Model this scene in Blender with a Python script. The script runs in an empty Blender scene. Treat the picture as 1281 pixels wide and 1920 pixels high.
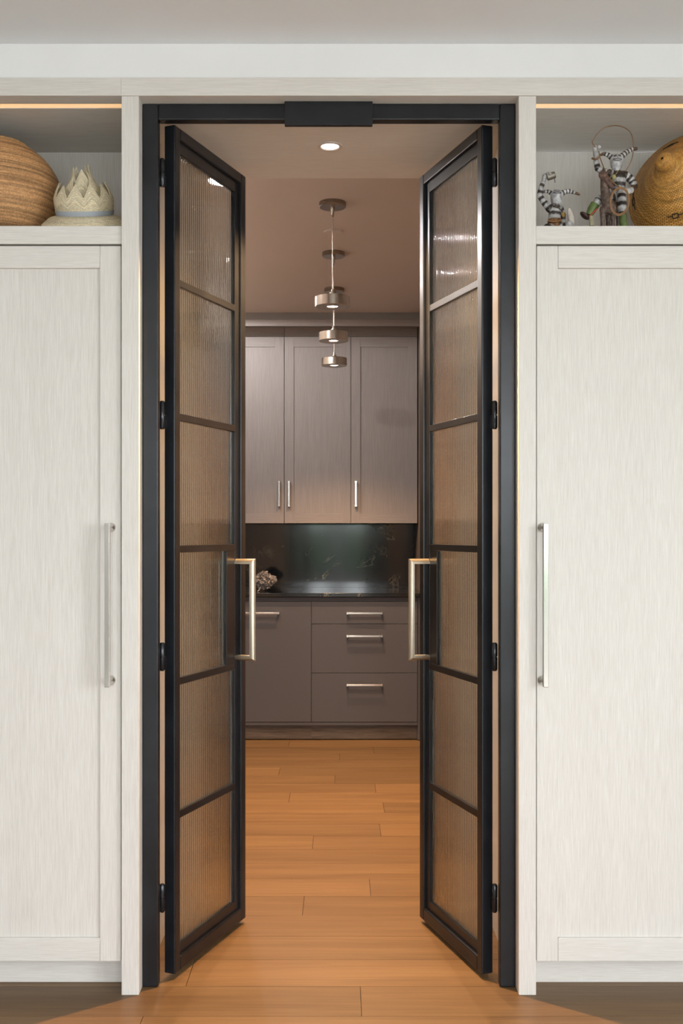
import bpy, bmesh, math, random
from mathutils import Vector, Matrix, noise

random.seed(7)
scene = bpy.context.scene
C = scene.collection
R = math.radians

# ------------------------------------------------------------------ camera
CAMX, CAMZ, F = 0.0288, 1.295, 1943.0
cam_d = bpy.data.cameras.new('camera')
cam = bpy.data.objects.new('camera', cam_d)
C.objects.link(cam)
cam.location = (CAMX, 0, CAMZ)
cam.rotation_euler = (R(90), 0, 0)
cam_d.sensor_fit = 'VERTICAL'
cam_d.sensor_height = 36
cam_d.sensor_width = 24
cam_d.lens = F / 1920 * 36
cam_d.shift_x = 4.5 / 1920
cam_d.shift_y = 37 / 1920
cam_d.clip_start = 0.01
scene.camera = cam

# ------------------------------------------------------------------ light
scene.view_settings.view_transform = 'Standard'
scene.view_settings.look = 'None'
scene.view_settings.exposure = 0.0
scene.view_settings.gamma = 1.0
scene.view_settings.use_curve_mapping = False
scene.cycles.use_denoising = True
scene.cycles.sample_clamp_indirect = 4.0
scene.cycles.max_bounces = 10
scene.cycles.transmission_bounces = 8
scene.cycles.transparent_max_bounces = 16

SKY = 14.8
world = bpy.data.worlds.new('sky')
scene.world = world
world.use_nodes = True
bg = world.node_tree.nodes['Background']
bg.inputs[0].default_value = (0.92, 0.96, 1.0, 1)
bg.inputs[1].default_value = SKY

WARM = (1.0, 0.57, 0.25)
DOWNLIGHT_W = 300
PENDANT_W = 100
AISLE_FILL_W = 26

REAR_Y = -3.2
LIV_X = 3.4
REAR_WINDOWS = [(-1.1, -0.1), (0.1, 1.1), (1.3, 2.3)]
SIDE_WINDOWS = [(-2.6, -1.4), (-1.1, 0.3)]
WZ0, WZ1 = 0.60, 2.45


def portal(loc, rot, sx, sy):
    d = bpy.data.lights.new('window_daylight', 'AREA')
    d.shape = 'RECTANGLE'
    d.size, d.size_y = sx, sy
    d.cycles.is_portal = True
    o = bpy.data.objects.new('window_daylight', d)
    o.location, o.rotation_euler = loc, rot
    C.objects.link(o)


for a, b in REAR_WINDOWS:
    portal(((a + b) / 2, REAR_Y - 0.06, (WZ0 + WZ1) / 2), (R(90), 0, 0), b - a, WZ1 - WZ0)
for a, b in SIDE_WINDOWS:
    portal((LIV_X + 0.06, (a + b) / 2, (WZ0 + WZ1) / 2), (R(90), 0, R(90)), b - a, WZ1 - WZ0)

# ------------------------------------------------------------------ helpers


def pw(px, py, d):
    """world point at depth d that falls on photo pixel (px, py)"""
    s = F / d
    return Vector(((px - 636) / s + CAMX, d, CAMZ - (py - 997) / s))


class MB:
    def __init__(self):
        self.v, self.f, self.uv = [], [], {}

    def add(self, verts, faces):
        b = len(self.v)
        self.v += [tuple(p) for p in verts]
        self.f += [tuple(b + i for i in f) for f in faces]
        return b

    def box(self, x0, x1, y0, y1, z0, z1):
        self.add([(x0, y0, z0), (x1, y0, z0), (x1, y1, z0), (x0, y1, z0),
                  (x0, y0, z1), (x1, y0, z1), (x1, y1, z1), (x0, y1, z1)],
                 [(0, 3, 2, 1), (4, 5, 6, 7), (0, 1, 5, 4), (1, 2, 6, 5), (2, 3, 7, 6), (3, 0, 4, 7)])
        return self

    def lathe(self, prof, n=48, c=(0, 0, 0), cap=True):
        b0 = len(self.v)
        vs, fs = [], []
        for r, z in prof:
            for i in range(n):
                a = 2 * math.pi * i / n
                vs.append((c[0] + r * math.cos(a), c[1] + r * math.sin(a), c[2] + z))
        m = len(prof)
        arc = [0.0]
        for k in range(1, m):
            arc.append(arc[-1] + math.hypot(prof[k][0] - prof[k - 1][0], prof[k][1] - prof[k - 1][1]))
        for k in range(m - 1):
            for i in range(n):
                j = (i + 1) % n
                self.uv[len(self.f) + len(fs)] = [(i / n, arc[k]), ((i + 1) / n, arc[k]), ((i + 1) / n, arc[k + 1]), (i / n, arc[k + 1])]
                fs.append((k * n + i, k * n + j, (k + 1) * n + j, (k + 1) * n + i))
        if cap:
            if prof[0][0] > 1e-6:
                fs.append(tuple(reversed(range(n))))
            if prof[-1][0] > 1e-6:
                fs.append(tuple((m - 1) * n + i for i in range(n)))
        self.add(vs, fs)
        return self

    def tube(self, pts, r, n=10, closed=False):
        pts = [Vector(p) for p in pts]
        m = len(pts)
        rr = r if isinstance(r, (list, tuple)) else [r] * m
        vs, fs = [], []
        up = None
        for k in range(m):
            if closed:
                t = pts[(k + 1) % m] - pts[k - 1]
            else:
                t = pts[min(k + 1, m - 1)] - pts[max(k - 1, 0)]
            t.normalize()
            if up is None:
                up = Vector((0, 0, 1)) if abs(t.z) < 0.9 else Vector((1, 0, 0))
            a = t.cross(up).normalized()
            b = a.cross(t).normalized()
            up = b
            for i in range(n):
                w = 2 * math.pi * i / n
                vs.append(pts[k] + (a * math.cos(w) + b * math.sin(w)) * rr[k])
        for k in range(m if closed else m - 1):
            q = (k + 1) % m
            for i in range(n):
                j = (i + 1) % n
                fs.append((k * n + i, k * n + j, q * n + j, q * n + i))
        if not closed:
            fs.append(tuple(reversed(range(n))))
            fs.append(tuple((m - 1) * n + i for i in range(n)))
        self.add(vs, fs)
        return self

    def ball(self, c, r, n=16, m=10, sc=(1, 1, 1), rot=None):
        prof = []
        vs, fs = [], []
        c = Vector(c)
        for k in range(m + 1):
            t = math.pi * k / m
            for i in range(n):
                a = 2 * math.pi * i / n
                p = Vector((math.sin(t) * math.cos(a) * sc[0], math.sin(t) * math.sin(a) * sc[1], -math.cos(t) * sc[2])) * r
                if rot is not None:
                    p = rot @ p
                vs.append(c + p)
        for k in range(m):
            for i in range(n):
                j = (i + 1) % n
                fs.append((k * n + i, k * n + j, (k + 1) * n + j, (k + 1) * n + i))
        self.add(vs, fs)
        return self

    def build(self, name, mat, parent=None, smooth=None, bevel=0.0, local=False, seg=2):
        off = Vector((0, 0, 0))
        if parent is not None and not local:
            p = parent
            while p is not None:
                off += Vector(p.location)
                p = p.parent
        me = bpy.data.meshes.new(name)
        me.from_pydata([Vector(p) - off for p in self.v], [], self.f)
        if self.uv:
            ul = me.uv_layers.new(name='UVMap')
            for p in me.polygons:
                q = self.uv.get(p.index)
                if q:
                    for li, w in zip(p.loop_indices, q):
                        ul.data[li].uv = w
        bm = bmesh.new()
        bm.from_mesh(me)
        bmesh.ops.recalc_face_normals(bm, faces=bm.faces)
        bm.to_mesh(me)
        bm.free()
        if smooth is not None:
            for p in me.polygons:
                p.use_smooth = True
            me.set_sharp_from_angle(angle=R(smooth))
        if mat is not None:
            me.materials.append(mat)
        o = bpy.data.objects.new(name, me)
        C.objects.link(o)
        o.parent = parent
        if bevel:
            md = o.modifiers.new('bevel', 'BEVEL')
            md.width = bevel
            md.segments = seg
            md.limit_method = 'ANGLE'
        return o


def box(name, mat, parent, x0, x1, y0, y1, z0, z1, bevel=0.0, local=False):
    return MB().box(x0, x1, y0, y1, z0, z1).build(name, mat, parent, bevel=bevel, local=local)


def tag(o, label=None, cat=None, group=None, kind=None):
    if label:
        o['label'] = label
    if cat:
        o['category'] = cat
    if group:
        o['group'] = group
    if kind:
        o['kind'] = kind
    return o


def thing(name, label, cat, loc=(0, 0, 0), rz=0.0, group=None):
    o = bpy.data.objects.new(name, None)
    o.empty_display_size = 0.05
    C.objects.link(o)
    o.location = loc
    o.rotation_euler = (0, 0, rz)
    return tag(o, label, cat, group)


def struct(o, label=None):
    return tag(o, label, None, None, 'structure')


# ------------------------------------------------------------------ materials
def new_mat(name):
    m = bpy.data.materials.new(name)
    m.use_nodes = True
    nt = m.node_tree
    return m, nt, nt.nodes, nt.links, nt.nodes['Principled BSDF']


def plain(name, col, rough=0.5, metal=0.0, spec=0.5, var=0.0, vscale=8.0, bump=0.0):
    m, nt, N, L, B = new_mat(name)
    B.inputs['Base Color'].default_value = (*col, 1)
    B.inputs['Roughness'].default_value = rough
    B.inputs['Metallic'].default_value = metal
    B.inputs['Specular IOR Level'].default_value = spec
    if var or bump:
        tc = N.new('ShaderNodeNewGeometry')
        n = N.new('ShaderNodeTexNoise')
        n.inputs['Scale'].default_value = vscale
        n.inputs['Detail'].default_value = 5
        L.new(tc.outputs['Position'], n.inputs['Vector'])
        if var:
            rp = N.new('ShaderNodeValToRGB')
            rp.color_ramp.elements[0].position = 0.3
            rp.color_ramp.elements[1].position = 0.7
            rp.color_ramp.elements[0].color = (*[c * (1 - var) for c in col], 1)
            rp.color_ramp.elements[1].color = (*[min(1, c * (1 + var)) for c in col], 1)
            L.new(n.outputs[0], rp.inputs[0])
            L.new(rp.outputs[0], B.inputs['Base Color'])
        if bump:
            bp = N.new('ShaderNodeBump')
            bp.inputs['Strength'].default_value = bump
            bp.inputs['Distance'].default_value = 0.002
            L.new(n.outputs[0], bp.inputs['Height'])
            L.new(bp.outputs[0], B.inputs['Normal'])
    return m


def wood(name, c0, c1, axis='z', fine=260.0, along=5.0, rough=0.5, bump=0.12, rand=0.0, figure=0.0, spec=0.4):
    """grain runs along axis; position based with an offset per object"""
    m, nt, N, L, B = new_mat(name)
    geo = N.new('ShaderNodeNewGeometry')
    inf = N.new('ShaderNodeObjectInfo')
    sc = N.new('ShaderNodeVectorMath'); sc.operation = 'MULTIPLY'
    s = {'x': (along, fine, fine), 'y': (fine, along, fine), 'z': (fine, fine, along)}[axis]
    sc.inputs[1].default_value = s
    L.new(geo.outputs['Position'], sc.inputs[0])
    mul = N.new('ShaderNodeMath'); mul.operation = 'MULTIPLY'; mul.inputs[1].default_value = 57.0
    L.new(inf.outputs['Random'], mul.inputs[0])
    ad = N.new('ShaderNodeVectorMath'); ad.operation = 'ADD'
    L.new(sc.outputs[0], ad.inputs[0]); L.new(mul.outputs[0], ad.inputs[1])
    n1 = N.new('ShaderNodeTexNoise'); n1.inputs['Scale'].default_value = 1.0; n1.inputs['Detail'].default_value = 4
    n1.inputs['Roughness'].default_value = 0.65
    L.new(ad.outputs[0], n1.inputs['Vector'])
    # broad figure
    sc2 = N.new('ShaderNodeVectorMath'); sc2.operation = 'MULTIPLY'
    s2 = {'x': (0.9, 14, 14), 'y': (14, 0.9, 14), 'z': (14, 14, 0.9)}[axis]
    sc2.inputs[1].default_value = s2
    L.new(geo.outputs['Position'], sc2.inputs[0])
    ad2 = N.new('ShaderNodeVectorMath'); ad2.operation = 'ADD'
    L.new(sc2.outputs[0], ad2.inputs[0]); L.new(mul.outputs[0], ad2.inputs[1])
    n2 = N.new('ShaderNodeTexNoise'); n2.inputs['Scale'].default_value = 1.0; n2.inputs['Detail'].default_value = 6
    n2.inputs['Roughness'].default_value = 0.6; n2.inputs['Distortion'].default_value = 0.6
    L.new(ad2.outputs[0], n2.inputs['Vector'])
    mx = N.new('ShaderNodeMix'); mx.data_type = 'FLOAT'
    mx.inputs['Factor'].default_value = 0.18 + figure
    L.new(n1.outputs[0], mx.inputs['A']); L.new(n2.outputs[0], mx.inputs['B'])
    rp = N.new('ShaderNodeValToRGB')
    rp.color_ramp.elements[0].position = 0.33; rp.color_ramp.elements[1].position = 0.66
    rp.color_ramp.elements[0].color = (*c0, 1); rp.color_ramp.elements[1].color = (*c1, 1)
    L.new(mx.outputs['Result'], rp.inputs[0])
    col = rp.outputs[0]
    if rand:
        hv = N.new('ShaderNodeHueSaturation')
        mr = N.new('ShaderNodeMapRange')
        mr.inputs['To Min'].default_value = 1 - rand; mr.inputs['To Max'].default_value = 1 + rand
        L.new(inf.outputs['Random'], mr.inputs['Value'])
        L.new(mr.outputs[0], hv.inputs['Value'])
        L.new(col, hv.inputs['Color'])
        col = hv.outputs[0]
    L.new(col, B.inputs['Base Color'])
    B.inputs['Roughness'].default_value = rough
    B.inputs['Specular IOR Level'].default_value = spec
    bp = N.new('ShaderNodeBump'); bp.inputs['Strength'].default_value = bump; bp.inputs['Distance'].default_value = 0.001
    L.new(n1.outputs[0], bp.inputs['Height']); L.new(bp.outputs[0], B.inputs['Normal'])
    return m


def emit(name, col, s):
    m, nt, N, L, B = new_mat(name)
    B.inputs['Base Color'].default_value = (0.8, 0.8, 0.8, 1)
    B.inputs['Emission Color'].default_value = (*col, 1)
    B.inputs['Emission Strength'].default_value = s
    return m


def weave(name, c_dark, c_lo, c_hi, nu, nv, rough=0.6, band=0.0, bump=0.6, mortar=0.12):
    """basket weave on lathe UVs: u round, v along the profile in metres"""
    m, nt, N, L, B = new_mat(name)
    uv = N.new('ShaderNodeUVMap'); uv.uv_map = 'UVMap'
    sc = N.new('ShaderNodeVectorMath'); sc.operation = 'MULTIPLY'; sc.inputs[1].default_value = (nu, nv, 1)
    L.new(uv.outputs[0], sc.inputs[0])
    br = N.new('ShaderNodeTexBrick')
    br.offset = 0.5
    br.inputs['Scale'].default_value = 1.0
    br.inputs['Brick Width'].default_value = 1.0
    br.inputs['Row Height'].default_value = 1.0
    br.inputs['Mortar Size'].default_value = mortar
    br.inputs['Mortar Smooth'].default_value = 0.6
    br.inputs['Color1'].default_value = (*c_lo, 1)
    br.inputs['Color2'].default_value = (*c_hi, 1)
    br.inputs['Mortar'].default_value = (*c_dark, 1)
    L.new(sc.outputs[0], br.inputs['Vector'])
    col = br.outputs['Color']
    # broad colour bands of the straw
    s2 = N.new('ShaderNodeVectorMath'); s2.operation = 'MULTIPLY'; s2.inputs[1].default_value = (4, 95, 1)
    L.new(uv.outputs[0], s2.inputs[0])
    nz = N.new('ShaderNodeTexNoise'); nz.inputs['Scale'].default_value = 1.0; nz.inputs['Detail'].default_value = 4
    L.new(s2.outputs[0], nz.inputs['Vector'])
    mr = N.new('ShaderNodeMapRange')
    mr.inputs['From Min'].default_value = 0.35; mr.inputs['From Max'].default_value = 0.65
    mr.inputs['To Min'].default_value = 1 - band; mr.inputs['To Max'].default_value = 1 + band
    L.new(nz.outputs[0], mr.inputs['Value'])
    hv = N.new('ShaderNodeHueSaturation')
    L.new(mr.outputs[0], hv.inputs['Value']); L.new(col, hv.inputs['Color'])
    L.new(hv.outputs[0], B.inputs['Base Color'])
    B.inputs['Roughness'].default_value = rough
    B.inputs['Specular IOR Level'].default_value = 0.3
    bp = N.new('ShaderNodeBump'); bp.invert = True
    bp.inputs['Strength'].default_value = bump; bp.inputs['Distance'].default_value = 0.002
    L.new(br.outputs['Fac'], bp.inputs['Height']); L.new(bp.outputs[0], B.inputs['Normal'])
    return m


def vcol_mat(name, rough=0.45):
    m, nt, N, L, B = new_mat(name)
    a = N.new('ShaderNodeAttribute'); a.attribute_name = 'Col'
    L.new(a.outputs['Color'], B.inputs['Base Color'])
    B.inputs['Roughness'].default_value = rough
    return m


def granite():
    m, nt, N, L, B = new_mat('black_granite')
    g = N.new('ShaderNodeNewGeometry')
    n = N.new('ShaderNodeTexNoise'); n.inputs['Scale'].default_value = 2.3; n.inputs['Detail'].default_value = 9
    n.inputs['Roughness'].default_value = 0.62; n.inputs['Distortion'].default_value = 1.6
    L.new(g.outputs['Position'], n.inputs['Vector'])
    # veins where the noise crosses one half
    sub = N.new('ShaderNodeMath'); sub.operation = 'SUBTRACT'; sub.inputs[1].default_value = 0.53
    ab = N.new('ShaderNodeMath'); ab.operation = 'ABSOLUTE'
    L.new(n.outputs[0], sub.inputs[0]); L.new(sub.outputs[0], ab.inputs[0])
    rp = N.new('ShaderNodeValToRGB')
    rp.color_ramp.elements[0].position = 0.0; rp.color_ramp.elements[0].color = (1, 1, 1, 1)
    rp.color_ramp.elements[1].position = 0.018; rp.color_ramp.elements[1].color = (0, 0, 0, 1)
    L.new(ab.outputs[0], rp.inputs[0])
    n2 = N.new('ShaderNodeTexNoise'); n2.inputs['Scale'].default_value = 4.0; n2.inputs['Detail'].default_value = 3
    L.new(g.outputs['Position'], n2.inputs['Vector'])
    r2 = N.new('ShaderNodeValToRGB')
    r2.color_ramp.elements[0].position = 0.46; r2.color_ramp.elements[1].position = 0.64
    L.new(n2.outputs[0], r2.inputs[0])
    mu = N.new('ShaderNodeMath'); mu.operation = 'MULTIPLY'
    L.new(rp.outputs[0], mu.inputs[0]); L.new(r2.outputs[0], mu.inputs[1])
    mx = N.new('ShaderNodeMix'); mx.data_type = 'RGBA'
    mx.inputs['A'].default_value = (0.006, 0.007, 0.009, 1); mx.inputs['B'].default_value = (0.20, 0.19, 0.15, 1)
    L.new(mu.outputs[0], mx.inputs['Factor'])
    L.new(mx.outputs['Result'], B.inputs['Base Color'])
    B.inputs['Roughness'].default_value = 0.1
    B.inputs['Specular IOR Level'].default_value = 0.75
    return m


def fluted_glass():
    m, nt, N, L, B = new_mat('fluted_glass')
    B.inputs['Base Color'].default_value = (0.985, 1.0, 0.99, 1)
    B.inputs['Transmission Weight'].default_value = 1.0
    B.inputs['Roughness'].default_value = 0.0
    B.inputs['IOR'].default_value = 1.46
    tr = N.new('ShaderNodeBsdfTransparent')
    tr.inputs[0].default_value = (0.93, 0.96, 0.94, 1)
    mx = N.new('ShaderNodeMixShader'); mx.inputs[0].default_value = 0.20
    L.new(B.outputs[0], mx.inputs[1]); L.new(tr.outputs[0], mx.inputs[2])
    L.new(mx.outputs[0], N['Material Output'].inputs['Surface'])
    return m


OAK0, OAK1 = (0.62, 0.585, 0.535), (0.74, 0.715, 0.67)
oak_v = wood('pale_oak_upright', OAK0, OAK1, 'z', 380, 13)
oak_h = wood('pale_oak_level', OAK0, OAK1, 'x', 380, 13)
taupe_v = wood('taupe_oak_upright', (0.235, 0.204, 0.190), (0.305, 0.268, 0.252), 'z', 320, 7, rough=0.45)
taupe_h = wood('taupe_oak_level', (0.235, 0.204, 0.190), (0.305, 0.268, 0.252), 'x', 320, 7, rough=0.45)
plinth_oak = wood('dark_oak_plinth', (0.055, 0.042, 0.034), (0.17, 0.14, 0.12), 'x', 90, 6, rough=0.5, figure=0.25)
plank_m = wood('oak_floor_board', (0.122, 0.066, 0.027), (0.215, 0.127, 0.057), 'x', 150, 3.0, rough=0.42, bump=0.06, rand=0.17, figure=0.35, spec=0.35)
lower_paint = plain('brown_lacquer', (0.075, 0.073, 0.083), 0.5)
white_paint = plain('white_paint', (0.87, 0.875, 0.87), 0.7, var=0.02, vscale=3)
ceil_paint = plain('ceiling_paint', (0.84, 0.875, 0.90), 0.8, var=0.02, vscale=2)
pantry_ceil = plain('pantry_ceiling_paint', (0.56, 0.50, 0.46), 0.8, var=0.02, vscale=2)
room_paint = plain('living_room_paint', (0.70, 0.69, 0.67), 0.8)
steel = plain('blackened_steel', (0.014, 0.0155, 0.019), 0.28, metal=0.25, spec=0.48, var=0.3, vscale=9)
hinge_m = plain('hinge_steel', (0.03, 0.03, 0.033), 0.18, metal=0.6)
nickel = plain('polished_nickel', (0.66, 0.635, 0.595), 0.17, metal=1.0)
brushed = plain('brushed_nickel', (0.44, 0.38, 0.32), 0.27, metal=1.0)
canopy_m = plain('dark_nickel', (0.30, 0.26, 0.22), 0.3, metal=1.0)
bronze = plain('aged_nickel_pull', (0.50, 0.455, 0.37), 0.42, metal=1.0, var=0.06, vscale=60)
black_gap = plain('dark_gap', (0.012, 0.011, 0.010), 0.8)
granite_m = granite()
glass_m = fluted_glass()
crown_grey = plain('grey_crown_paint', (0.22, 0.215, 0.215), 0.6)

# ------------------------------------------------------------------ key levels (metres, y = distance from the camera)
Y_TRIM, Y_DOOR, Y_FRAME, Y_PLINTH = 2.896, 2.911, 2.944, 2.978
Y_NICHE, Y_PASS = 3.32, 3.57
Z_HEAD, Z_CEIL = 2.5126, 2.66
X_UNIT0, X_UNIT1, X_PASS = 0.580, 1.60, 0.531
Y_BACK, X_PL, X_PR = 7.06, -1.37, 0.541

# ------------------------------------------------------------------ floor
floor = struct(box('floor', black_gap, None, -LIV_X - 0.2, LIV_X + 0.2, REAR_Y - 0.2, Y_BACK + 0.15, -0.08, -0.006))
ROW = 0.1824
row_joints = {  # depth of the row's near edge -> joints seen in that row
    2.587: [256], 2.769: [677], 2.939: [357], 3.306: [], 3.49: [569], 3.673: [694], 4.039: [], 4.222: [587], 4.383: [713],
    4.953: [543], 5.135: [704], 5.308: [628], 5.505: [524], 5.88: [637], 6.06: [701], 6.235: [542]}
seen = {}
for d, xs in row_joints.items():
    k = round((d - 2.769) / ROW)
    dm = 2.769 + (k + 0.5) * ROW
    seen[k] = [(x - 636) * dm / F + CAMX for x in xs]
k0 = int(math.floor((REAR_Y - 2.769) / ROW))
k1 = int(math.ceil((6.50 - 2.769) / ROW))
for k in range(k0, k1):
    y0, y1 = 2.769 + k * ROW, 2.769 + (k + 1) * ROW
    if k < -4:
        x0, x1, step = -LIV_X, LIV_X, 2.6
    elif y0 < Y_PLINTH:
        x0, x1, step = -LIV_X, LIV_X, 1.75
    else:
        x0, x1, step = X_PL, X_PR + 0.02, 1.5
    js = list(seen.get(k, []))
    a = js[0] if js else x0 + random.uniform(0.3, step)
    if not js and k in range(-3, 20):
        a = -0.9 - 0.3 * (k % 2)
    c = a - random.uniform(0.8, 1.1) * step
    while c > x0 + 0.3:
        js.append(c); c -= random.uniform(0.8, 1.1) * step
    c = a + random.uniform(0.9, 1.2) * step
    while c < x1 - 0.3:
        js.append(c); c += random.uniform(0.8, 1.1) * step
    if a not in js and x0 + 0.2 < a < x1 - 0.2:
        js.append(a)
    js = [x0] + sorted(js) + [x1]
    for p, q in zip(js[:-1], js[1:]):
        g = 0.0009
        box('plank', plank_m, floor, p + g, q - g, y0 + g * 0.7, y1 - g * 0.7, -0.006, 0.0)

# ------------------------------------------------------------------ shell of the living room
struct(box('ceiling', ceil_paint, None, -LIV_X, LIV_X, REAR_Y, Y_TRIM + 0.1, Z_CEIL, Z_CEIL + 0.1))
struct(box('wall_front', white_paint, None, -X_UNIT1, X_UNIT1, Y_TRIM + 0.004, Y_TRIM + 0.09, 2.563, Z_CEIL))
struct(box('wall_front_left', white_paint, None, -LIV_X, -X_UNIT1, Y_TRIM, Y_TRIM + 0.1, 0, Z_CEIL))
struct(box('wall_front_right', white_paint, None, X_UNIT1, LIV_X, Y_TRIM, Y_TRIM + 0.1, 0, Z_CEIL))
struct(box('wall_left', room_paint, None, -LIV_X - 0.12, -LIV_X, REAR_Y, Y_TRIM + 0.1, 0, Z_CEIL))


def wall_with_windows(name, mat, spans, a0, a1, along_x, pos):
    m = MB()

    def bx(p, q, z0, z1):
        if along_x:
            m.box(p, q, pos - 0.12, pos, z0, z1)
        else:
            m.box(pos, pos + 0.12, p, q, z0, z1)
    bx(a0, a1, 0, WZ0)
    bx(a0, a1, WZ1, Z_CEIL)
    e = a0
    for p, q in spans:
        bx(e, p, WZ0, WZ1)
        e = q
    bx(e, a1, WZ0, WZ1)
    return struct(m.build(name, mat))


wall_with_windows('wall_rear', room_paint, REAR_WINDOWS, -LIV_X, LIV_X, True, REAR_Y)
wall_with_windows('wall_right', room_paint, SIDE_WINDOWS, REAR_Y, Y_TRIM + 0.1, False, LIV_X)
win_m = plain('window_frame_paint', (0.05, 0.05, 0.05), 0.4)
wn = 0
for along_x, spans in ((True, REAR_WINDOWS), (False, SIDE_WINDOWS)):
    for p, q in spans:
        wn += 1
        m = MB()
        for (u0, u1, z0, z1) in ((p, p + .04, WZ0, WZ1), (q - .04, q, WZ0, WZ1), (p, q, WZ0, WZ0 + .04), (p, q, WZ1 - .04, WZ1)):
            if along_x:
                m.box(u0, u1, REAR_Y - 0.05, REAR_Y - 0.01, z0, z1)
            else:
                m.box(LIV_X + 0.01, LIV_X + 0.05, u0, u1, z0, z1)
        struct(m.build('window_%d' % wn, win_m))
bounce_ground_m = plain('pale_bounce_ground', (0.50, 0.49, 0.46), 0.8, var=0.1, vscale=3)  # unseen ground, coloured pale to throw daylight up onto the ceiling
leaf_m = plain('hedge_green', (0.035, 0.075, 0.03), 0.7, var=0.6, vscale=7)
struct(box('ground', bounce_ground_m, None, -14, 14, -14, REAR_Y - 0.13, -0.3, -0.1), 'unseen ground outside the windows, made pale to bounce daylight indoors')
struct(box('ground_right', bounce_ground_m, None, LIV_X + 0.13, 14, REAR_Y - 0.13, 10, -0.3, -0.1), 'unseen ground beside the house, made pale to bounce daylight indoors')
m = MB()
NX, NZ = 90, 10
for side in (0, 1):
    b = len(m.v)
    for k in range(NZ + 1):
        for i in range(NX + 1):
            x = -9 + 18 * i / NX
            z = -0.1 + 1.75 * k / NZ
            p = Vector((x, -8.5 - 0.8 * side, z))
            bump = noise.noise(p * 2.1) * 0.25 + noise.noise(p * 6) * 0.12
            m.v.append((x, p.y + (bump if side == 0 else -bump), z + (noise.noise(p * 3) * 0.18 if k == NZ else 0)))
    for k in range(NZ):
        for i in range(NX):
            q = b + k * (NX + 1) + i
            m.f.append((q, q + 1, q + NX + 2, q + NX + 1))
S = (NX + 1) * (NZ + 1)
for i in range(NX):
    q = NZ * (NX + 1) + i
    m.f.append((q, q + 1, S + q + 1, S + q))
tag(m.build('garden_hedge', leaf_m, smooth=60), 'green garden hedge beyond the windows, mirrored in black backsplash', 'hedge')

tag(MB().box(-2.2, 2.4, -2.7, 0.9, 0.0005, 0.012).build('reflector', plain('pale_reflector', (0.72, 0.70, 0.66), 0.95, var=0.08, vscale=40), bevel=0.004),  # unseen pale sheet added to bounce window light up to the ceiling
    'unseen pale rug on the living room floor behind the viewer', 'reflector')

# ------------------------------------------------------------------ oak joinery round the doorway
struct(box('trim_1', oak_v, None, -X_UNIT0 + 0.0005, -X_PASS, Y_TRIM, Y_PASS, 0, Z_HEAD, 0.0012))
struct(box('trim_2', oak_v, None, X_PASS, X_UNIT0 - 0.0005, Y_TRIM, Y_PASS, 0, Z_HEAD, 0.0012))
struct(box('trim_3', oak_h, None, -X_UNIT0 + 0.0001, X_UNIT1, Y_TRIM - 0.003, Y_TRIM + 0.054, Z_HEAD, 2.563, 0.0005))
struct(box('trim_4', oak_h, None, -X_UNIT1, -X_UNIT0 - 0.0001, Y_TRIM - 0.003, Y_TRIM + 0.054, Z_HEAD, 2.563, 0.0005))
struct(box('ceiling_passage', oak_h, None, -X_UNIT0, X_UNIT0, Y_TRIM + 0.054, Y_PASS, Z_HEAD, Z_HEAD + 0.05))

led_m = emit('warm_led_diffuser', (1.0, 0.55, 0.20), 0.78)


def bar_pull_upright(parent, x, yf, z0, z1, proj, w, base_r, p0, p1, mat, name='handle'):
    """square bar standing off two round posts; faces -y"""
    m = MB()
    m.box(x - w / 2, x + w / 2, yf - proj - w * 0.55, yf - proj + w * 0.45, z0, z1)
    o = m.build(name, mat, parent, bevel=0.0015)
    for z in (p0, p1):
        q = MB()
        prof = [(base_r, 0), (base_r, 0.004), (base_r * 0.9, 0.007), (base_r * 0.45, 0.016), (base_r * 0.42, proj)]
        q.lathe(prof, 24)
        q.v = [(x + a, yf - c, z + b) for a, b, c in q.v]
        q.build('post', mat, o, smooth=40)
    return o


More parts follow.
